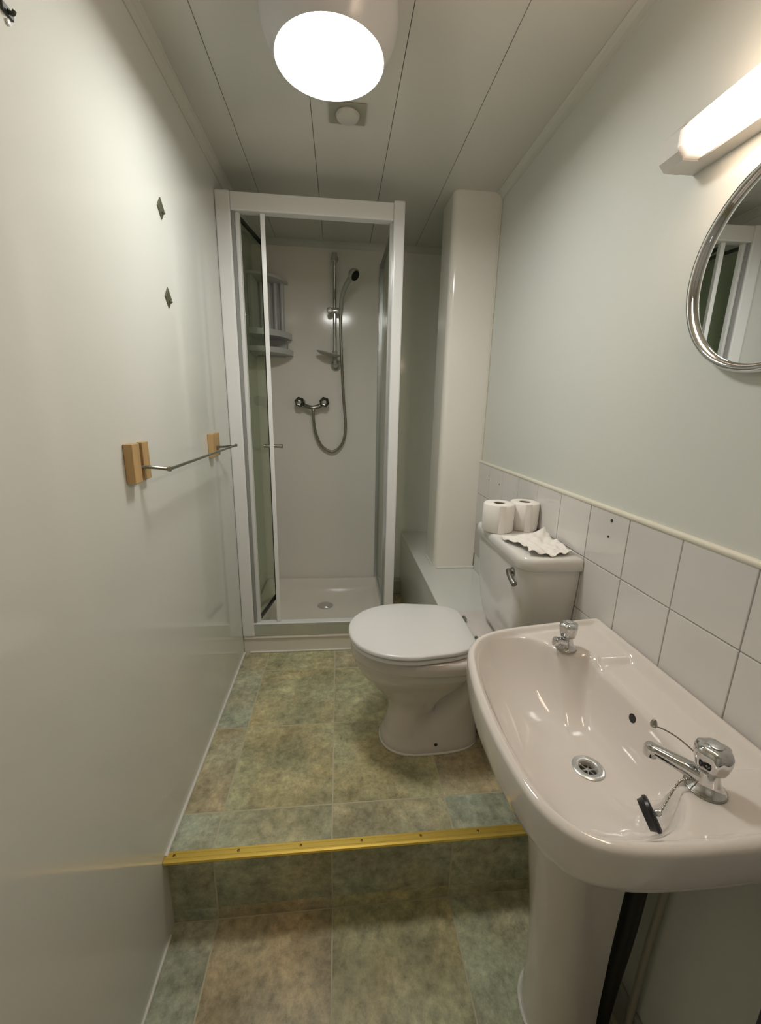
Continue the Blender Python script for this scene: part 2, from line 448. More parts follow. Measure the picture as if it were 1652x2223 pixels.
t = thing('shower_enclosure', (.36, D, .093), 'white framed glass shower enclosure with a folding door standing open', 'shower enclosure')
Z0, Z1 = .093, 1.950
XP0, XP1 = .678, .722
b = MB(); b.box(.0005, .056, D - .02, D + .025, Z0, Z1, .006, 3); b.build('wall_profile', MT['white'], t)
b = MB(); b.box(XP0, XP1, D - .022, D + .028, Z0, Z1 + .004, .006, 3)
b.build('corner_post', MT['white'], t)
b = MB(); b.box(.056, XP0, D - .018, D + .026, 1.885, Z1 - .003, .004, 2); b.build('top_rail', MT['white'], t)
b = MB(); b.box(.030, XP0, D - .016, D + .022, Z0 - .001, .153, .003, 2); b.build('bottom_rail', MT['alu'], t)
b = MB(); b.box(.030, XP0, D - .018, D + .018, .153, .160, .002, 1); b.build('rail_lip', MT['white'], t)
b = MB(); b.box(.0565, .068, D - .012, D + .02, .160, 1.885, .001, 1); b.build('channel', MT['grey'], t)
b = MB(); b.box(XP0 - .013, XP0, D + .004, D + .024, .160, 1.885, .001, 1); b.build('channel', MT['alu'], t)
# side panel from the corner post back to the far wall
b = MB(); b.box(.697, .703, D + .028, YF - .022, .135, 1.92); sp = b.build('side_pane', MT['glass'], t)
b = MB(); b.box(.690, .710, D + .028, YF - .022, .106, .135, .002, 1); b.build('side_rail', MT['alu'], t)
b = MB(); b.box(.690, .710, D + .028, YF - .022, 1.915, 1.935, .002, 1); b.build('side_rail', MT['grey'], t)
b = MB(); b.box(.685, .715, YF - .024, YF - .001, .106, 1.94, .002, 1); b.build('channel', MT['alu'], t)
# folding door: two leaves folded back into the cubicle
H1, FO, H2 = Vector((.077, D + .004, 0)), Vector((.122, D + .268, 0)), Vector((.170, D + .006, 0))
def leaf(a, bq, z0, z1, name, inset, stiles):
    dirv = (bq - a).normalized(); nr = Vector((dirv.y, -dirv.x, 0)); L = (bq - a).length
    def slab(m, s0, s1, za, zb, th):
        P = [a + dirv * s0 + nr * th, a + dirv * s1 + nr * th, a + dirv * s1 - nr * th, a + dirv * s0 - nr * th]
        m.rings([[Vector((p.x, p.y, za)) for p in P], [Vector((p.x, p.y, zb)) for p in P]])
    g = MB(); slab(g, stiles[0], L - stiles[1], z0 + .016, z1 - .012, .0025); o = g.build('door_leaf', MT['glass'], t)
    m = MB(); slab(m, stiles[0], L - stiles[1], z0, z0 + .016, .006); m.build('edge_seal', MT['dark'], o)
    m = MB(); slab(m, stiles[0], L - stiles[1], z1 - .012, z1, .006); m.build('edge_seal', MT['dark'], o)
    return o, slab
l1, slab = leaf(H1, FO, .165, 1.878, 'leaf', .0, (.008, .006))
m = MB(); slab(m, -.006, .009, .162, 1.884, .0075); m.build('stile', MT['white'], l1)
m = MB(); slab(m, .262, .270, .165, 1.878, .006); m.build('fold_hinge', MT['dark'], l1)
l2, slab = leaf(H2, FO, .165, 1.878, 'leaf', .0, (.010, .010))
m = MB(); slab(m, -.008, .012, .162, 1.884, .0085); m.build('stile', MT['white'], l2)
m = MB(); slab(m, .250, .262, .165, 1.878, .004); m.build('fold_hinge', MT['grey'], l2)
m = MB(); m.lathe([(.0, 0), (.0085, 0), (.0075, .004), (.0075, .030), (.0085, .034), (.0085, .040), (0, .041)], (.176, D + .012, 1.0), (1, 0, 0), 16)
m.lathe([(.0, 0), (.0085, 0), (.0075, .004), (.0075, .022), (.0085, .026), (0, .028)], (.163, D + .012, 1.0), (-1, 0, 0), 16)
m.build('handle', MT['chromed'], l2, True)

# riser rail with slider and soap dish
YW = YF
t = thing('shower_rail', (.44, YW, 1.44), 'chrome shower riser rail with a slider and soap dish on the far shower wall', 'shower rail')
RY = YW - .045
MB().tube([(.440, RY, 1.47), (.440, RY, 1.945)], .0105, 16).build('rail', MT['chrome'], t, True)
m = MB(); m.lathe([(0, 0), (.020, 0), (.020, .006), (.013, .012), (.013, .035), (.0, .045)], (.440, YW, 1.955), (0, -1, 0), 20)
m.tube([(.440, RY, 1.935), (.440, RY, 1.972)], [.015, .013], 16); m.build('top_bracket', MT['soap'], t, True)
m = MB(); m.tube([(.440, RY, 1.452), (.440, RY, 1.478)], [.013, .015], 16)
m.lathe([(0, 0), (.027, 0), (.027, .008), (.018, .013), (.014, .035), (0, .045)], (.443, YW, 1.405), (0, -1, 0), 24)
m.tube([(.440, RY, 1.46), (.441, RY + .01, 1.41)], .011, 12)
m.build('bottom_bracket', MT['soap'], t, True)
# soap dish: shallow scalloped tray on the rail
m = MB(); Rr = []
for (s, z) in ((.02, -.012), (.75, -.010), (1.0, 0), (1.0, .004), (.92, .004), (.7, -.004), (.02, -.006)):
    Rr.append([Vector((.405 + s * .065 * math.cos(a), RY - .025 + s * .045 * math.sin(a), 1.462 + z + .012 * math.cos(a) * s * -1)) for a in [2 * math.pi * k / 28 for k in range(28)]])
m.rings(Rr); m.build('soap_dish', MT['soap'], t, True)
m = MB(); m.box(.402, .480, RY - .030, RY + .014, 1.672, 1.698, .007, 3)
sl = m.build('slider', MT['chrome'], t, True)
MB().lathe([(0, 0), (.014, 0), (.016, .010), (.014, .018), (0, .020)], (.412, RY - .026, 1.682), (0, -1, 0), 16).build('clamp_knob', MT['chromed'], sl, True)
# hand shower and hose
t = thing('hand_shower', (.475, RY - .03, 1.66), 'grey hand shower with a black face and long metal hose hanging in a loop', 'hand shower')
HP = catmull([(.472, RY - .035, 1.662), (.474, RY - .04, 1.70), (.482, RY - .055, 1.755), (.503, RY - .08, 1.80), (.530, RY - .105, 1.835)], 5)
m = MB(); m.tube(HP, [.0095 + .005 * (k / (len(HP) - 1)) for k in range(len(HP))], 14); m.build('handle', MT['soap'], t, True)
hd = Vector((.62, -.55, -.56)).normalized()
m = MB(); m.lathe([(0, -.020), (.012, -.018), (.026, -.008), (.031, .006), (.031, .014), (.027, .018), (0, .018)], (.536, RY - .115, 1.842), hd, 24); hh = m.build('head', MT['soap'], t, True)
m = MB(); m.lathe([(0, .0175), (.0255, .0175), (.024, .021), (0, .022)], (.536, RY - .115, 1.842), hd, 24); m.build('spray_face', MT['black'], hh, True)
HO = catmull([(.472, RY - .035, 1.664), (.472, RY - .033, 1.60), (.478, RY - .02, 1.42), (.489, RY + .01, 1.22), (.500, RY + .015, 1.07), (.485, RY + .018, .975), (.445, RY + .02, .925), (.405, RY + .02, .918), (.355, RY + .015, .955), (.325, RY + .005, 1.03), (.316, RY - .01, 1.10), (.314, RY - .015, 1.155)], 10)
n = len(HO); m = MB(); m.tube(HO, [.0075 + (.0007 if k % 2 else 0) for k in range(n)], 10); m.build('hose', MT['hose'], t, True)
# mixer valve
t = thing('shower_mixer', (.31, YW, 1.17), 'chrome bar shower mixer with two round knobs on the far shower wall', 'shower mixer')
m = MB(); m.tube(catmull([(.243, RY + .005, 1.198), (.27, RY - .002, 1.178), (.312, RY - .012, 1.168), (.352, RY - .002, 1.18), (.375, RY + .005, 1.20)], 5), [.013] * 21, 14)
m.tube([(.314, RY - .012, 1.168), (.314, RY - .015, 1.148)], .010, 12)
m.lathe([(0, 0), (.024, 0), (.022, .006), (.011, .012), (.011, .035), (0, .036)], (.243, YW, 1.198), (0, -1, 0), 20)
m.lathe([(0, 0), (.024, 0), (.022, .006), (.011, .012), (.011, .035), (0, .036)], (.375, YW, 1.20), (0, -1, 0), 20)
m.build('valve_body', MT['chromed'], t, True)
wob = lambda a: 1 + .05 * math.cos(6 * a)
for x, zz in ((.239, 1.198), (.379, 1.201)):
    m = MB(); m.lathe([(0, 0), (.020, 0), (.027, .008), (.027, .026), (.021, .033), (.016, .030), (0, .030)], (x, RY + .003, zz), (0, -1, 0), 48, wob)
    kn = m.build('knob', MT['gun'], t, True)
    MB().lathe([(0, .0295), (.011, .0295), (.010, .032), (0, .033)], (x, RY + .003, zz), (0, -1, 0), 16).build('knob_cap', MT['chrome'], kn, True)
# corner caddy
t = thing('corner_caddy', (0, YF, 1.44), 'pale grey plastic corner caddy with quarter-round shelves in the shower', 'shower caddy')
def quarter(rad, z0, z1, lip=0.0, n=14):
    P = [(0.001, YF - .001)] + [(0.001 + rad * math.sin(math.radians(90 * k / n)), YF - .001 - rad * math.cos(math.radians(90 * k / n))) for k in range(n + 1)]
    m = MB(); m.prism(P, z0, z1, 'z')
    if lip:
        Q = P[1:]
        Q2 = [(0.001 + (rad - .006) * math.sin(math.radians(90 * k / n)), YF - .001 - (rad - .006) * math.cos(math.radians(90 * k / n))) for k in range(n, -1, -1)]
        m.prism(Q + Q2, z1 - .0005, z1 + lip, 'z')
    return m
quarter(.185, 1.815, 1.828).build('top_shelf', MT['caddy'], t)
quarter(.20, 1.532, 1.540, .022).build('middle_shelf', MT['caddy'], t)
quarter(.205, 1.448, 1.455, .020).build('bottom_shelf', MT['caddy'], t)
m = MB(); m.box(.001, .165, YF - .010, YF - .001, 1.44, 1.830, .002, 1); m.box(.001, .010, YF - .165, YF - .010, 1.44, 1.830, .002, 1)
m.build('back_panel', MT['caddy'], t)
for k in range(4):
    a = .045 + .036 * k
    m = MB(); m.tube([(a, YF - .016, 1.53), (a, YF - .016, 1.818)], .013, 12); m.build('column', MT['caddy'], t, True)
    m = MB(); m.tube([(.016, YF - a, 1.53), (.016, YF - a, 1.818)], .013, 12); m.build('column', MT['caddy'], t, True)
MB().tube([(.178, YF - .03, 1.45), (.178, YF - .03, 1.535)], .0025, 8).build('support_rod', MT['chromed'], t)

# ================================================================== TOILET
PY = .372
t = thing('toilet', (.85, PY, 0), 'white close-coupled toilet with closed lid standing by the right wall', 'toilet')
def egg(xf, xb, w_, xc, z, yc=PY, n=72, nb=3.2, nf=2.15, groove=0):
    P = []
    for k in range(n):
        a = 2 * math.pi * k / n; c_, s_ = math.cos(a), math.sin(a)
        e = nf if c_ < 0 else nb
        sx = math.copysign(abs(c_) ** (2 / e), c_); sy = math.copysign(abs(s_) ** (2 / e), s_)
        x = xc + sx * ((xb - xc) if c_ >= 0 else (xc - xf)); yy = sy * w_
        if groove:
            xg = .93 - (.36 - z) * .62
            yy *= 1 - groove * math.exp(-((x - xg) / (.026 if x < xg else .040)) ** 2)
        P.append(Vector((x, yc + yy, z)))
    return P
#        z     xf    xb    w    xc   groove yc
keys = [(.000, .611, .962, .100, .73, 0, .384), (.018, .611, .962, .100, .73, 0, .384), (.045, .622, .960, .092, .73, .0, .384), (.09, .632, .956, .084, .72, .22, .382),
        (.14, .636, .955, .082, .72, .50, .380), (.19, .622, .957, .088, .73, .62, .378), (.235, .585, .962, .106, .74, .66, .376), (.28, .545, .965, .130, .75, .62, .374),
        (.325, .518, .970, .152, .76, .45, PY), (.355, .508, .975, .163, .77, .10, PY), (.364, .505, .98, .166, .77, 0, PY), (.368, .501, .985, .171, .77, 0, PY),
        (.395, .500, .985, .173, .77, 0, PY), (.408, .506, .98, .168, .77, 0, PY), (.411, .515, .975, .160, .77, 0, PY)]
R = []
for i in range(len(keys) - 1):
    k0 = keys[max(i - 1, 0)]; k1 = keys[i]; k2 = keys[i + 1]; k3 = keys[min(i + 2, len(keys) - 1)]
    steps = 5 if (k2[0] - k1[0]) > .015 else 2
    for s in range(steps):
        u = s / steps
        v = [a + (b_ - a) * u if False else .5 * ((2 * a) + (b_ - z_) * u + (2 * z_ - 5 * a + 4 * b_ - c_) * u * u + (3 * a - z_ - 3 * b_ + c_) * u ** 3) for z_, a, b_, c_ in zip(k0, k1, k2, k3)]
        v[0] = k1[0] + (k2[0] - k1[0]) * u
        R.append(egg(v[1], v[2], v[3], v[4], v[0], v[6], groove=max(0, v[5])))
k = keys[-1]; R.append(egg(k[1], k[2], k[3], k[4], k[0], k[6]))
m = MB(); m.rings(R); pan = m.build('pan', MT['ceramic2'], t, True, 60)
MB().lathe([(0, 0), (.006, 0), (.005, .002), (0, .002)], (.795, .384 - .096, .036), (0, -1, .12), 12).build('fixing_hole', MT['dark'], pan)
m = MB(); m.tube([(p.x, p.y, .003) for p in egg(.609, .958, .102, .73, 0, .384, n=60)][8:] + [], .004, 6); m.build('sealant', MT['trim'], pan)
# rear shelf of the pan that carries the cistern
m = MB(); m.rings([rrect(.92, 1.112, PY - .105, PY + .120, .03, .330), rrect(.91, 1.116, PY - .115, PY + .140, .03, .36), rrect(.895, 1.118, PY - .120, PY + .152, .03, .415), rrect(.90, 1.116, PY - .115, PY + .148, .03, .421)])
m.build('rear_shelf', MT['ceramic2'], t, True, 50)
def legg(xf, xb, w_, xc, z, n=96):
    P = []
    for k in range(n):
        a = 2 * math.pi * k / n; c_, s_ = math.cos(a), math.sin(a)
        e = 2.15 if c_ < 0 else 9
        sx = math.copysign(abs(c_) ** (2 / e), c_); sy = math.copysign(abs(s_) ** (2 / (2.15 if c_ < 0 else 9)), s_)
        x = xc + sx * ((xb - xc) if c_ >= 0 else (xc - xf)); u = max(0, (x - xc) / (xb - xc))
        P.append(Vector((x, PY + sy * w_ * (1 - .27 * u ** 2.0), z)))
    return P
def flat_egg(z0, z1, xf, xb, w_, dome=0.0, r=.006):
    R = [legg(xf + r, xb - r, w_ - r, .70, z0), legg(xf, xb, w_, .70, z0 + r * .6), legg(xf, xb, w_, .70, z1 - r * .8),
         legg(xf + r * .4, xb - r * .4, w_ - r * .4, .70, z1 - r * .25), legg(xf + r * 1.3, xb - r * 1.3, w_ - r * 1.3, .70, z1)]
    for s in (.8, .5, .2):
        cx = .72; R.append([Vector((cx + (p.x - cx) * s, PY + (p.y - PY) * s, z1 + dome * (1 - s * s))) for p in R[4]])
    m = MB(); m.rings(R); return m
flat_egg(.4125, .4285, .497, .900, .176).build('seat', MT['seat'], t, True, 50)
lid = flat_egg(.4305, .447, .493, .905, .179, .004).build('lid', MT['seat'], t, True, 50)
for yy in (PY - .07, PY + .07):
    m = MB(); m.tube([(.915, yy - .009, .434), (.915, yy + .009, .434)], .0065, 12); m.tube([(.915, yy, .420), (.915, yy, .434)], .006, 10)
    m.build('hinge', MT['chromed'], lid, True)
# cistern
CX0, CX1, CY0, CY1 = .958, W - .010, .116, .515
def rr4(x0, x1, y0, y1, rf, z, n=8):
    """rounded at the room side corners only"""
    P = [Vector((x1, y0, z)), Vector((x1, y1, z))]
    for cx, cy, a0 in ((x0 + rf, y1 - rf, 90), (x0 + rf, y0 + rf, 180)):
        for k in range(n + 1):
            a = math.radians(a0 + 90 * k / n); P.append(Vector((cx + rf * math.cos(a), cy + rf * math.sin(a), z)))
    return P
m = MB()
m.rings([rr4(CX0 + .045, CX1, CY0 + .075, CY1 - .075, .045, .421), rr4(CX0 + .032, CX1, CY0 + .06, CY1 - .06, .05, .440), rr4(CX0 + .018, CX1, CY0 + .038, CY1 - .038, .055, .475),
         rr4(CX0 + .010, CX1, CY0 + .024, CY1 - .024, .055, .52), rr4(CX0 + .005, CX1, CY0 + .012, CY1 - .012, .052, .60), rr4(CX0 + .001, CX1, CY0 + .004, CY1 - .004, .05, .70), rr4(CX0, CX1, CY0 + .002, CY1 - .002, .05, .746)])
m.build('cistern', MT['cistern'], t, True, 50)
m = MB(); e = .008
m.rings([rr4(CX0 - e + .003, CX1, CY0 - e + .003, CY1 + e - .003, .05, .746), rr4(CX0 - e, CX1, CY0 - e, CY1 + e, .052, .749), rr4(CX0 - e - .001, CX1, CY0 - e, CY1 + e, .052, .772),
         rr4(CX0 - e + .002, CX1, CY0 - e + .002, CY1 + e - .002, .05, .780), rr4(CX0 - e + .008, CX1 - .004, CY0 - e + .008, CY1 + e - .008, .046, .784), rr4(CX0 + .03, CX1 - .02, CY0 + .03, CY1 - .03, .03, .785)])
m.build('cistern_lid', MT['cistern'], t, True, 50)
m = MB(); m.lathe([(0, 0), (.013, 0), (.013, .005), (.008, .009), (.008, .018), (0, .020)], (.960, .180, .722), (-1, 0, 0), 16)
m.tube([(.946, .183, .724), (.942, .167, .718), (.942, .146, .709), (.944, .132, .703)], [.0085, .0075, .0080, .0088], 12)
m.build('flush_lever', MT['chromed'], t, True)
# dark soil connector behind the pan
m = MB(); m.tube(catmull([(.985, .40, .17), (1.01, .42, .165), (1.02, .46, .15), (1.02, .529, .15)], 6), .050, 20)
m.tube([(1.02, .515, .15), (1.02, .530, .15)], .060, 20)
tag(m.build('soil_pipe', MT['blackp'], smooth=True), 'black soil pipe connector in the dark gap behind the toilet pan', 'pipe')

# rolls and tissue on the cistern
def roll(x, y_, label):
    t = thing('toilet_roll', (x, y_, .7855), label, 'toilet roll', 'toilet rolls on the cistern')
    m = MB(); m.lathe([(.019, .0), (.047, .0), (.0495, .004), (.0500, .05), (.0495, .088), (.046, .093), (.030, .0945), (.019, .093), (.0175, .05)][:9] + [(.019, 0)], (x, y_, .7855), (0, 0, 1), 40)
    return t
def make_roll(x, y_, label, rad=.050):
    t = thing('toilet_roll', (x, y_, .7855), label, 'toilet roll')
    prof = [(.0185, 0), (rad - .003, 0), (rad, .004), (rad + .0004, .05), (rad, .088), (rad - .003, .092), (.03, .0935), (.0185, .092)]
    n = 40; m = MB(); Rr = []
    for r_, h in prof + [(.0185, 0)]:
        Rr.append([Vector((x + r_ * math.cos(a), y_ + r_ * math.sin(a), .7855 + h)) for a in [2 * math.pi * k / n for k in range(n)]])
    m.rings(Rr, False, False); m.build('paper', MT['paper'], t, True, 50)
    m = MB(); Rr = []
    for r_, h in ((.0183, .0005), (.0183, .0895), (.0172, .0895), (.0172, .0005), (.0183, .0005)):
        Rr.append([Vector((x + r_ * math.cos(a), y_ + r_ * math.sin(a), .7855 + h)) for a in [2 * math.pi * k / n for k in range(n)]])
    m.rings(Rr, False, False); m.build('cardboard_core', MT['card'], t, True, 50)
    m = MB(); a0 = -1.9; R2 = []
    for h in (.001, .091):
        R2.append([Vector((x + (rad + .0012 + q) * math.cos(a), y_ + (rad + .0012 + q) * math.sin(a), .7855 + h)) for q, a in [(0, a0 + .05 * k) for k in range(9)] + [(.0006, a0 + .05 * k) for k in range(8, -1, -1)]])
    m.rings(R2); m.build('loose_sheet', MT['paper'], t, True, 50)
make_roll(.984, .388, 'white toilet roll on the cistern lid, the one nearer the shower')
make_roll(1.079, .405, 'white toilet roll on the cistern lid, the one against the tiles', .0475)
# crumpled tissue sheet
m = MB(); N = 22; rnd = random.Random(9)
def hgt(u, v):
    e_ = .55 * math.sin(5.1 * u + 1.2) * math.sin(4.3 * v + .4) + .3 * math.sin(11 * u + 3 * v) + .25 * math.sin(13 * v - 6 * u + 1)
    h_ = .0095 + .0085 * e_ + .005 * math.sin(23 * u - 9 * v) * math.sin(17 * v + 2)
    h_ += .016 * smooth01(.72, 1.0, v) * smooth01(.35, .9, u)
    h_ -= .007 * math.exp(-((u - .55) ** 2 + (v - .55) ** 2) / .02)
    return max(.0015, h_)
top, bot = [], []
for i in range(N):
    rt, rb = [], []
    for j in range(N):
        u, v = i / (N - 1), j / (N - 1)
        x = .976 + .134 * u + .010 * math.sin(6 * v) * (1 - u) - .012 * v * (1 - u)
        y_ = .134 + .168 * v - .012 * math.sin(3.5 * u) + .010 * math.sin(7 * u) * v
        z = .7858 + hgt(u, v)
        rt.append(m.bm.verts.new((x, y_, z))); rb.append(m.bm.verts.new((x, y_, z - .0013)))
    top.append(rt); bot.append(rb)
for i in range(N - 1):
    for j in range(N - 1):
        m.bm.faces.new((top[i][j], top[i + 1][j], top[i + 1][j + 1], top[i][j + 1]))
        m.bm.faces.new((bot[i][j], bot[i][j + 1], bot[i + 1][j + 1], bot[i + 1][j]))
for i in range(N - 1):
    m.bm.faces.new((top[i][0], bot[i][0], bot[i + 1][0], top[i + 1][0])); m.bm.faces.new((top[i][-1], top[i + 1][-1], bot[i + 1][-1], bot[i][-1]))
    m.bm.faces.new((top[0][i], top[0][i + 1], bot[0][i + 1], bot[0][i])); m.bm.faces.new((top[-1][i], bot[-1][i], bot[-1][i + 1], top[-1][i + 1]))
tag(m.build('crumpled_tissue', MT['paper'], smooth=True, angle=80), 'crumpled white tissue lying on the near end of the cistern lid', 'tissue')

# ================================================================== BASIN
BT = thing('wash_basin', (.925, -.26, .47), 'cream ceramic wash basin with two taps against the tiled right wall', 'wash basin')
DC = Vector((.925, -.292))
XW = W - .0085
outer_pts = [(XW, .018), (.99, .001), (.877, -.016), (.815, -.034), (.770, -.064), (.738, -.116), (.719, -.20), (.710, -.277), (.708, -.35), (.711, -.41), (.719, -.46), (.734, -.495), (.758, -.521), (.795, -.536), (.86, -.544), (.98, -.545), (XW, -.540)]
inner_pts = [(1.012, -.150), (1.003, -.128), (.975, -.118), (.950, -.105), (.935, -.075), (.905, -.050), (.860, -.046), (.812, -.060), (.780, -.088), (.757, -.135), (.742, -.20), (.735, -.28), (.734, -.36), (.738, -.42), (.748, -.462), (.770, -.494), (.808, -.510), (.860, -.514),
             (.905, -.500), (.935, -.470), (.950, -.443), (.975, -.430), (1.003, -.418), (1.014, -.395), (1.018, -.33), (1.018, -.22)]
NA = 300
def radial(pts, sm, closed=True):
    P = [Vector((x, y_, 0)) for x, y_ in pts]
    if sm: P = catmull(P, 8, True)
    out = []
    for k in range(NA):
        a = 2 * math.pi * (k + .5) / NA; d_ = Vector((math.cos(a), math.sin(a))); best = 0
        for i in range(len(P)):
            p, q = P[i], P[(i + 1) % len(P)]
            ex, ey = q.x - p.x, q.y - p.y
            den = d_.x * ey - d_.y * ex
            if abs(den) < 1e-12: continue
            wx, wy = p.x - DC.x, p.y - DC.y
            tt = (wx * ey - wy * ex) / den; uu = (wx * d_.y - wy * d_.x) / den
            if tt > 0 and -1e-9 <= uu <= 1 + 1e-9: best = max(best, tt)
        out.append(best)
    return out
ri = radial(inner_pts, True)
op = [Vector((x, y_, 0)) for x, y_ in outer_pts]; opc = catmull(op, 6)
ro = radial([(p.x, p.y) for p in opc], False)
ZRM, ZDK, DEP = .662, .650, .126
def P2(k, r_): 
    a = 2 * math.pi * (k + .5) / NA; return DC.x + r_ * math.cos(a), DC.y + r_ * math.sin(a)
rings = []
def rec_at(y_): return .0125 * smooth01(-.432, -.420, y_) * (1 - smooth01(-.152, -.140, y_))
def pexp(a): return 3.5 + 2.2 * max(0, math.cos(a))
def bowl_at(k, tt):
    a = 2 * math.pi * (k + .5) / NA
    xe, ye = P2(k, ri[k]); rc = rec_at(ye) if xe > 1.0 else 0
    return ZDK - .0030 - rc - (DEP - rc) * max(0, 1 - tt ** pexp(a)) ** .95
R0 = .0165
ts = [0, .06, .13, .2, .28, .36, .44, .52, .59, .66, .72, .77, .82, .86, .895, .925, .95, .97, .985, 1.0]
zdr = ZDK - .0030 - DEP
rings.append([Vector((*P2(k, R0 * .98), zdr - .030)) for k in range(NA)])
rings.append([Vector((*P2(k, R0 * .99), zdr - .002)) for k in range(NA)])
rad = [[R0] * NA, [R0] * NA]
for tt in ts:
    ring = []
    for k in range(NA):
        r_ = R0 + (ri[k] - R0) * tt
        x, y_ = P2(k, r_); ring.append(Vector((x, y_, bowl_at(k, r_ / ri[k]) if tt > .05 else zdr)))
    rings.append(ring)
NS = 34
for q in range(1, NS + 1):
    s = q / NS; s = 1 - (1 - s) ** 1.25
    ring = []
    for k in range(NA):
        L_ = ro[k] - ri[k]; x, y_ = P2(k, ri[k] + L_ * s)
        d_ = (1 - s) * L_; dw = XW - x
        if dw < .06: d_ = min(d_, dw)
        if d_ < .012: z = ZRM - .010 * (1 - math.sqrt(max(0, 1 - ((.012 - d_) / .012) ** 2)))
        else: z = ZDK + (ZRM - ZDK) * (1 - smooth01(.012, .026, d_))
        z -= .0030 * (1 - smooth01(0, .010, s * L_))
        if x > 1.0: z -= rec_at(y_) * (1 - smooth01(1.094, 1.104, x))
        ring.append(Vector((x, y_, z)))
    rings.append(ring)
# soften the edge between bowl and rim
i_a, i_b = 16, len(rings) - 8
for it in range(5):
    for k in range(NA):
        zs = [rings[i][k].z for i in range(len(rings))]
        for i in range(i_a, i_b):
            a_, b_ = rings[i - 1][k], rings[i + 1][k]; c_ = rings[i][k]
            l1 = math.hypot(c_.x - a_.x, c_.y - a_.y); l2 = math.hypot(c_.x - b_.x, c_.y - b_.y)
            if l1 + l2 < .014:
                zi = (zs[i - 1] * l2 + zs[i + 1] * l1) / (l1 + l2); rings[i][k].z = zs[i] * .5 + zi * .5
# skirt and underside
for f_, z in ((1.0, .640), (.998, .620), (.992, .603), (.980, .592), (.95, .584), (.90, .576), (.82, .563), (.72, .545), (.62, .525), (.52, .505), (.45, .490), (.40, .475)):
    ring = []
    for k in range(NA):
        x, y_ = P2(k, ro[k] * f_)
        ring.append(Vector((x, y_, z)))
    rings.append(ring)
m = MB(); m.rings(rings); basin = m.build('bowl', MT['ceramic'], BT, True, 60)
m = MB(); m.lathe([(.0215, -.004), (.0215, .0015), (.024, .0032), (.032, .0036), (.0345, .0022), (.0345, .0), (.031, -.003)], (DC.x, DC.y, zdr), (0, 0, 1), 40)
m2 = MB(); n = 40; Rr = []
for r_, h in ((.0165, -.010), (.0165, .0018), (.0185, .0032), (.0255, .0034), (.0285, .0018), (.0285, -.002)):
    Rr.append([Vector((DC.x + r_ * math.cos(a), DC.y + r_ * math.sin(a), zdr + h)) for a in [2 * math.pi * k / n for k in range(n)]])
m2.rings(Rr, False, False); m.bm.free()
wst = m2.build('drain', MT['alu'], BT, True, 60)
MB().lathe([(0, -.012), (.0163, -.012), (.0163, -.010), (0, -.010)], (DC.x, DC.y, zdr), (0, 0, 1), 24).build('drain_hole', MT['dark'], wst)
m = MB()
for a in (0, 60, 120):
    ca, sa = math.cos(math.radians(a)), math.sin(math.radians(a))
    m.tube([(DC.x - .016 * ca, DC.y - .016 * sa, zdr - .004), (DC.x + .016 * ca, DC.y + .016 * sa, zdr - .004)], .0012, 8)
m.lathe([(0, -.005), (.004, -.005), (.004, -.003), (0, -.0025)], (DC.x, DC.y, zdr), (0, 0, 1), 16)
m.build('drain_cross', MT['chrome'], wst, True)
# overflow hole in the bowl's back wall
def bowl_z(k, r_):
    return bowl_at(k, r_ / ri[k])
k0 = int(NA * 14 / 360); rr_ = ri[k0] * .955; ovz = bowl_z(k0, rr_); ovx, ovy = P2(k0, rr_)
sl_ = (bowl_z(k0, rr_ + .003) - bowl_z(k0, rr_ - .003)) / .006
nv = Vector((-sl_, 0, 1)).normalized()
m = MB(); m.lathe([(0, -.004), (.0085, -.004), (.0085, .0006), (.0070, .0010), (0, .0006)], (ovx, ovy, ovz), nv, 20, lambda a: 1.0)
m.build('overflow_hole', MT['black'], BT, True)

# pedestal
t = thing('basin_pedestal', (.95, -.265, ZL), 'cream ceramic pedestal standing on the lower floor under the wash basin', 'pedestal')
def dsec(xf, xb, w_, z, yc=-.252, n=28):
    P = []
    for k in range(n + 1):
        a = math.radians(-90 + 180 * k / n)
        P.append(Vector((xf + (xb - xf) * .62 * (1 - math.cos(a) ** .9 if math.cos(a) > 0 else 1), yc + w_ * math.sin(a), z)))
    P.append(Vector((xb, yc + w_ * .94, z))); P.append(Vector((xb - .004, yc + w_ * .86, z)))
    P.append(Vector((xb - .03, yc + w_ * .80, z))); P.append(Vector((xb - .03, yc - w_ * .80, z)))
    P.append(Vector((xb - .004, yc - w_ * .86, z))); P.append(Vector((xb, yc - w_ * .94, z)))
    return P
m = MB(); R = []
for z, xf, xb, w_ in ((ZL + .0005, .900, 1.022, .086), (ZL + .03, .902, 1.022, .084), (ZL + .07, .903, 1.020, .081), (ZL + .16, .900, 1.018, .080), (0.1, .885, 1.016, .081), (.25, .865, 1.016, .084), (.38, .846, 1.020, .094), (.45, .832, 1.030, .104), (.497, .82, 1.035, .110)):
    R.append(dsec(xf, xb, w_, z))
m.rings(R); ped = m.build('column', MT['ceramic'], t, True, 60)
m = MB(); pts = dsec(.898, 1.022, .088, ZL + .004)[2:27]; m.tube(pts, .0035, 6); m.build('sealant', MT['trim'], ped)

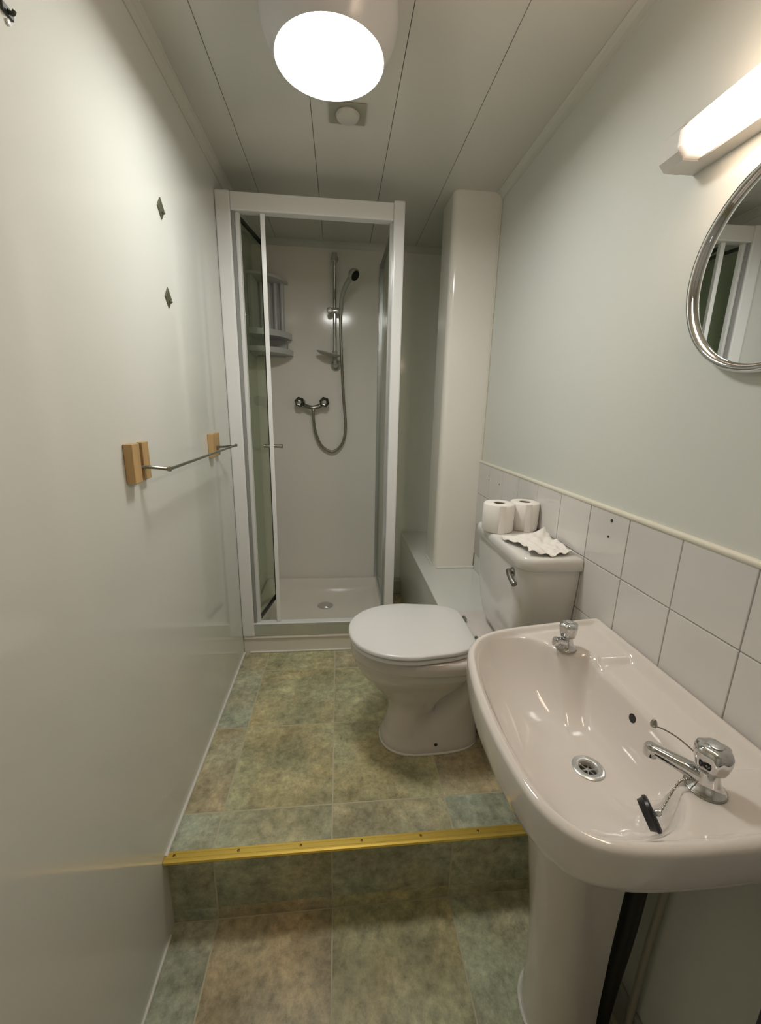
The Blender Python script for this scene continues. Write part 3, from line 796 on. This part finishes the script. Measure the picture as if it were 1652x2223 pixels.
# pillar taps
def make_tap(x, y_, ang, label, kk=1.0, sl=.085):
    z0 = ZDK - .0005
    t = thing('basin_tap', (x, y_, z0), label, 'tap')
    d_ = Vector((math.cos(ang), math.sin(ang), 0))
    m = MB(); m.lathe([(0, 0), (.0275, 0), (.0285, .0015), (.0285, .004), (.026, .0065), (.0215, .010), (.0190, .018), (.0165, .028), (.0145, .036), (.0, .038)], (x, y_, z0), (0, 0, 1), 40)
    m.build('body', MT['chrome'], t, True)
    m = MB(); m.lathe([(.0, -.0005), (.0292, -.0005), (.0300, .001), (.0300, .0030), (.0290, .0036), (0, .0036)], (x, y_, z0), (0, 0, 1), 64, lambda a: 1 + .012 * math.cos(32 * a))
    m.build('base_ring', MT['chromed'], t, True, 30)
    # flattened spout
    R = []; N = 12
    for s in range(N + 1):
        u = s / N; c_ = Vector((x, y_, z0)) + d_ * (.010 + sl * u) + Vector((0, 0, .020 + .016 * u - .004 * u * u))
        wv = .0150 - .0055 * u; hv = .0125 - .0045 * u
        if s == N: wv *= .8; hv *= .8
        side = Vector((-d_.y, d_.x, 0)); up = Vector((0, 0, 1))
        R.append([c_ + side * (math.copysign(abs(math.cos(a)) ** .7, math.cos(a)) * wv) + up * (math.copysign(abs(math.sin(a)) ** .7, math.sin(a)) * hv) for a in [2 * math.pi * k / 20 for k in range(20)]])
    m = MB(); m.rings(R); sp = m.build('spout', MT['chrome'], t, True, 60)
    tip = Vector((x, y_, z0)) + d_ * (.004 + sl) + Vector((0, 0, .032))
    m = MB(); m.lathe([(0, 0), (.0115, 0), (.0122, .003), (.0118, .014), (.0095, .019), (0, .020)], tip - Vector((0, 0, .013)), (0, 0, 1), 24); m.build('nozzle', MT['chrome'], sp, True)
    # fluted head
    m = MB(); zk = z0 + .036
    fl_ = lambda a: 1 + .055 * math.cos(6 * a + .5)
    m.lathe([(0, 0), (.0150, 0), (.0205, .004), (.0235, .014), (.0255, .026), (.0258, .037), (.0235, .0435), (.0170, .0470), (.0, .0480)], (x, y_, zk), (0, 0, 1), 64, fl_)
    hd_ = m.build('head', MT['chrome'], t, True, 60)
    m = MB(); m.lathe([(0, .0478), (.0105, .0478), (.0105, .0492), (.009, .050), (0, .050)], (x, y_, zk), (0, 0, 1), 24); m.build('head_cap', MT['alu'], hd_, True)
    for o in [t] + list(t.children): pass
    t.scale = (kk, kk, kk)
    return t
make_tap(.973, -.096, math.radians(193), 'chrome basin tap with a fluted head at the basin end by the toilet', .76, sl=.035)
make_tap(.981, -.455, math.radians(137), 'chrome basin tap with a long spout at the near end of the basin', .86, sl=.076)

# plug on its chain
t = thing('basin_plug', (.905, -.450, .60), 'black rubber plug on a thin metal chain hanging in the basin beside the near tap', 'plug')
pc = Vector((.892, -.462, .6185)); pn = Vector((.80, -.26, .45)).normalized()
m = MB(); m.lathe([(0, -.004), (.0185, -.004), (.0205, .003), (.0225, .0045), (.0225, .0085), (.020, .0105), (.008, .011), (0, .011)], pc, pn, 32); plug = m.build('stopper', MT['black'], t, True, 50)
pe = pc + pn * .011
m = MB(); m.lathe([(0, 0), (.004, 0), (.005, .004), (.0035, .008), (0, .009)], pe, pn, 12); m.build('eyelet', MT['alu'], plug, True)
cp = catmull([pe + pn * .008, (.925, -.458, .641), (.942, -.452, .660), (.955, -.452, .664), (.966, -.455, .665)], 8)
m = MB()
m.tube(cp, .0011, 6)
for q in cp[::2]: m.lathe([(0, -.0017), (.0013, -.0012), (.0018, 0), (.0013, .0012), (0, .0017)], q, (0, 0, 1), 8)
m.build('chain', MT['chromed'], t, True)
m = MB(); cp = catmull([(.990, -.437, .678), (.972, -.412, .692), (.955, -.400, .700), (.940, -.396, .705)], 6); m.tube(cp, .0011, 6)
m.lathe([(0, -.006), (.0045, -.003), (.005, .001), (.003, .007), (0, .009)], (.938, -.396, .708), (0, 0, 1), 12)
m.build('chain_stay', MT['chromed'], t, True)

# pipes behind the pedestal
m = MB(); m.tube(catmull([(1.075, -.30, .47), (1.075, -.30, .36), (1.074, -.295, .10), (1.072, -.285, -.10), (1.072, -.28, ZL + .003)], 6), .019, 16)
tag(m.build('waste_pipe', MT['blackp'], smooth=True), 'black waste pipe running down behind the basin pedestal', 'pipe')
t = thing('supply_pipe', (1.085, -.355, ZL), 'thin metal supply pipe with a valve behind the basin pedestal', 'pipe')
m = MB(); m.tube(catmull([(1.112, -.325, .50), (1.112, -.325, .30), (1.110, -.318, .05), (1.110, -.315, ZL + .003)], 6), .0075, 12); m.build('tube', MT['copper'], t, True)
m = MB(); m.tube([(1.112, -.325, .375), (1.112, -.325, .425)], .0125, 8); m.lathe([(0, 0), (.009, 0), (.011, .012), (0, .014)], (1.112, -.336, .400), (0, -1, 0), 12); m.build('valve', MT['chromed'], t, True)

# dark bin at the frame's right edge
t = thing('slim_bin', (1.07, -.65, ZL), 'tall slim dark navy bin against the right wall, cut off by the photo edge', 'bin')
m = MB(); m.rings([rrect(1.034, 1.112, -.745, -.556, .010, ZL + .001), rrect(1.030, 1.116, -.75, -.550, .010, .53)]); m.build('body', MT['navy'], t)
m = MB(); m.rings([rrect(1.026, 1.118, -.755, -.547, .012, .53), rrect(1.026, 1.118, -.755, -.547, .012, .548), rrect(1.04, 1.11, -.74, -.56, .012, .556)]); m.build('lid', MT['navy'], t)

# ================================================================== RIGHT WALL: mirror and strip light
t = thing('wall_mirror', (W - .02, -.240, 1.237), 'round mirror in a chrome tube frame on the right wall under the strip light', 'mirror')
MC = Vector((W, -.260, 1.396)); MR = .152
m = MB(); m.lathe([(0, .010), (MR, .010), (MR, .016), (0, .016)], MC, (-1, .012, 0), 96); m.build('mirror_glass', MT['mirror'], t, True, 30)
m = MB(); R = []
for k in range(96):
    a = 2 * math.pi * k / 96; c_ = Vector((0, math.cos(a), math.sin(a)))
    R.append([MC + c_ * (MR + .004 + .0075 * math.cos(b_)) + Vector((-.014 - .012 * math.sin(b_), 0, 0)) for b_ in [2 * math.pi * j / 16 for j in range(16)]])
R.append(R[0]); m.rings(R, False, False); fr = m.build('frame', MT['chrome'], t, True)
for yy in (-.14, -.34):
    MB().tube([(W, yy, 1.34), (W - .012, yy, 1.34)], .006, 10).build('standoff', MT['chromed'], t)

t = thing('strip_light', (W, -.30, 1.61), 'white strip light glowing warm above the round mirror on the right wall', 'wall light')
YS0, YS1 = -.62, -.034
m = MB(); m.prism([(W, 1.606), (W - .030, 1.606), (W - .034, 1.610), (W - .034, 1.664), (W - .030, 1.668), (W, 1.668)], YS0, YS1, 'y'); m.build('base', MT['strip_w'], t)
xf = W - .072
def sec(gx, gz0, gz1, ch):
    return [(W - .030, gz0), (gx + ch, gz0), (gx, gz0 + ch), (gx, gz1 - ch), (gx + ch, gz1), (W - .030, gz1)]
m = MB(); m.prism(sec(xf, 1.605, 1.665, .012), YS1 - .045, YS1, 'y'); m.build('end_cap', MT['strip_w'], t)
m = MB(); m.prism(sec(xf, 1.605, 1.665, .012), YS0, YS0 + .045, 'y'); m.build('end_cap', MT['strip_w'], t)
m = MB(); m.prism(sec(xf - .002, 1.608, 1.662, .014), YS0 + .045, YS1 - .045, 'y'); m.build('diffuser', MT['strip'], t)

# ================================================================== CEILING: lamp and vent
LC = Vector((.444, .268, 0)); LR = .121; ZD = ZC - .112
t = thing('ceiling_light', (LC.x, LC.y, ZC), 'round white ceiling light with a glowing diffuser', 'ceiling light')
m = MB(); n = 64; Rr = []
for r_, z in ((.145, ZC - .0005), (.152, ZC - .012), (.154, ZC - .030), (.152, ZC - .050), (.146, ZC - .070), (.138, ZC - .086), (.129, ZC - .099), (LR + .001, ZD - .002), (LR - .002, ZD), (LR - .002, ZD + .02)):
    Rr.append([Vector((LC.x + r_ * math.cos(a), LC.y + r_ * math.sin(a), z)) for a in [2 * math.pi * k / n for k in range(n)]])
m.rings(Rr, True, True); m.build('housing', MT['housing'], t, True, 50)
m = MB(); Rr = []
for r_, z in ((LR - .0025, ZD + .015), (LR - .003, ZD + .008), (LR * .9, ZD + .005), (LR * .6, ZD + .003), (LR * .2, ZD + .002)):
    Rr.append([Vector((LC.x + r_ * math.cos(a), LC.y + r_ * math.sin(a), z)) for a in [2 * math.pi * k / n for k in range(n)]])
m.rings(Rr); m.build('diffuser', MT['lamp'], t, True, 80)

t = thing('ceiling_vent', (.49, .625, ZC), 'small square ceiling vent with a round cap beside the ceiling light', 'vent')
vx0, vx1, vy0, vy1 = .436, .546, .575, .668
m = MB(); m.box(vx0, vx1, vy0, vy1, ZC - .006, ZC - .0002, .002, 2); m.build('frame', MT['ventd'], t)
m = MB(); m.lathe([(0, 0), (.034, 0), (.036, .004), (.033, .011), (.018, .014), (0, .015)], ((vx0 + vx1) / 2, .618, ZC - .006), (0, 0, -1), 32); m.build('round_cap', MT['vent'], t, True)

# ================================================================== LEFT WALL fittings
t = thing('towel_rail', (0, .42, 1.02), 'thin metal towel rail on two small pine blocks on the left wall', 'towel rail')
def block(y0, dy, z0, z1, d1, d2):
    a = y0; w1 = dy * .36; w2 = dy * .30
    m = MB(); m.box(.0005, d1, a, a + w1, z0, z1, .0015, 2); m.build('wood_block', MT['wood'], t)
    m = MB(); m.box(.0005, d2 * .45, a + w1, a + w1 + w2, z0 + .002, z1 - .002, .0008, 1); m.build('bracket_plate', MT['chromed'], t)
    m = MB(); m.box(.0005, d2, a + w1 + w2, a + dy, z0, z1, .0015, 2); m.build('wood_block', MT['wood'], t)
block(.056, .095, .993, 1.080, .020, .013)
block(.640, .110, .985, 1.068, .018, .012)
RX = .058
m = MB(); m.tube(catmull([(.006, .115, 1.024), (.03, .128, 1.021), (.058, .150, 1.014)], 5), [.0042] * 10 + [.0048], 10); m.build('arm', MT['chromed'], t, True)
m = MB(); m.tube(catmull([(.006, .70, 1.018), (.03, .74, 1.016), (.058, .790, 1.016)], 5), [.0042] * 10 + [.0048], 10); m.build('arm', MT['chromed'], t, True)
m = MB(); m.tube([(RX, .145, 1.015), (RX + .001, .795, 1.017)], .0040, 12); m.lathe([(0, -.004), (.0055, -.002), (.0065, .002), (.005, .007), (0, .008)], (RX, .146, 1.015), (0, -1, 0), 14)
m.lathe([(0, -.004), (.0055, -.002), (.0065, .002), (.005, .007), (0, .008)], (RX + .001, .794, 1.017), (0, 1, 0), 14); m.build('rod', MT['chromed'], t, True)

def diamond(y_, z, label):
    t = thing('hook_plate', (0, y_, z - .025), label, 'hook plate')
    hw, hh = .022, .026
    R = []
    for s, x in ((1, .0003), (1, .0025), (.86, .0038), (.1, .0042)):
        R.append([Vector((x, y_ + s * hw, z)), Vector((x, y_, z + s * hh)), Vector((x, y_ - s * hw, z)), Vector((x, y_, z - s * hh))])
    m = MB(); m.rings(R); m.build('plate', MT['hook'], t)
    m = MB(); m.tube(catmull([(.003, y_, z - .004), (.008, y_, z - .012), (.011, y_, z - .009)], 4), .002, 8); m.build('peg', MT['hook'], t, True)
diamond(.400, 1.661, 'small tarnished diamond-shaped plate on the left wall, the upper of two')
diamond(.395, 1.447, 'small tarnished diamond-shaped plate on the left wall, the lower of two')
t = thing('wall_hook', (0, -.107, 1.685), 'small dark hook high on the left wall at the top corner', 'hook')
m = MB(); m.box(.0003, .004, -.118, -.096, 1.688, 1.700, .0015, 2); m.build('plate', MT['dark'], t)
m = MB(); m.tube(catmull([(.003, -.107, 1.694), (.009, -.107, 1.691), (.012, -.107, 1.695)], 5), .0026, 10); m.build('prong', MT['dark'], t, True)
m = MB(); m.lathe([(0, 0), (.004, 0), (.004, .003), (0, .004)], (.0003, -.107, 1.681), (1, 0, 0), 12); m.build('screw_cap', MT['white'], t, True)
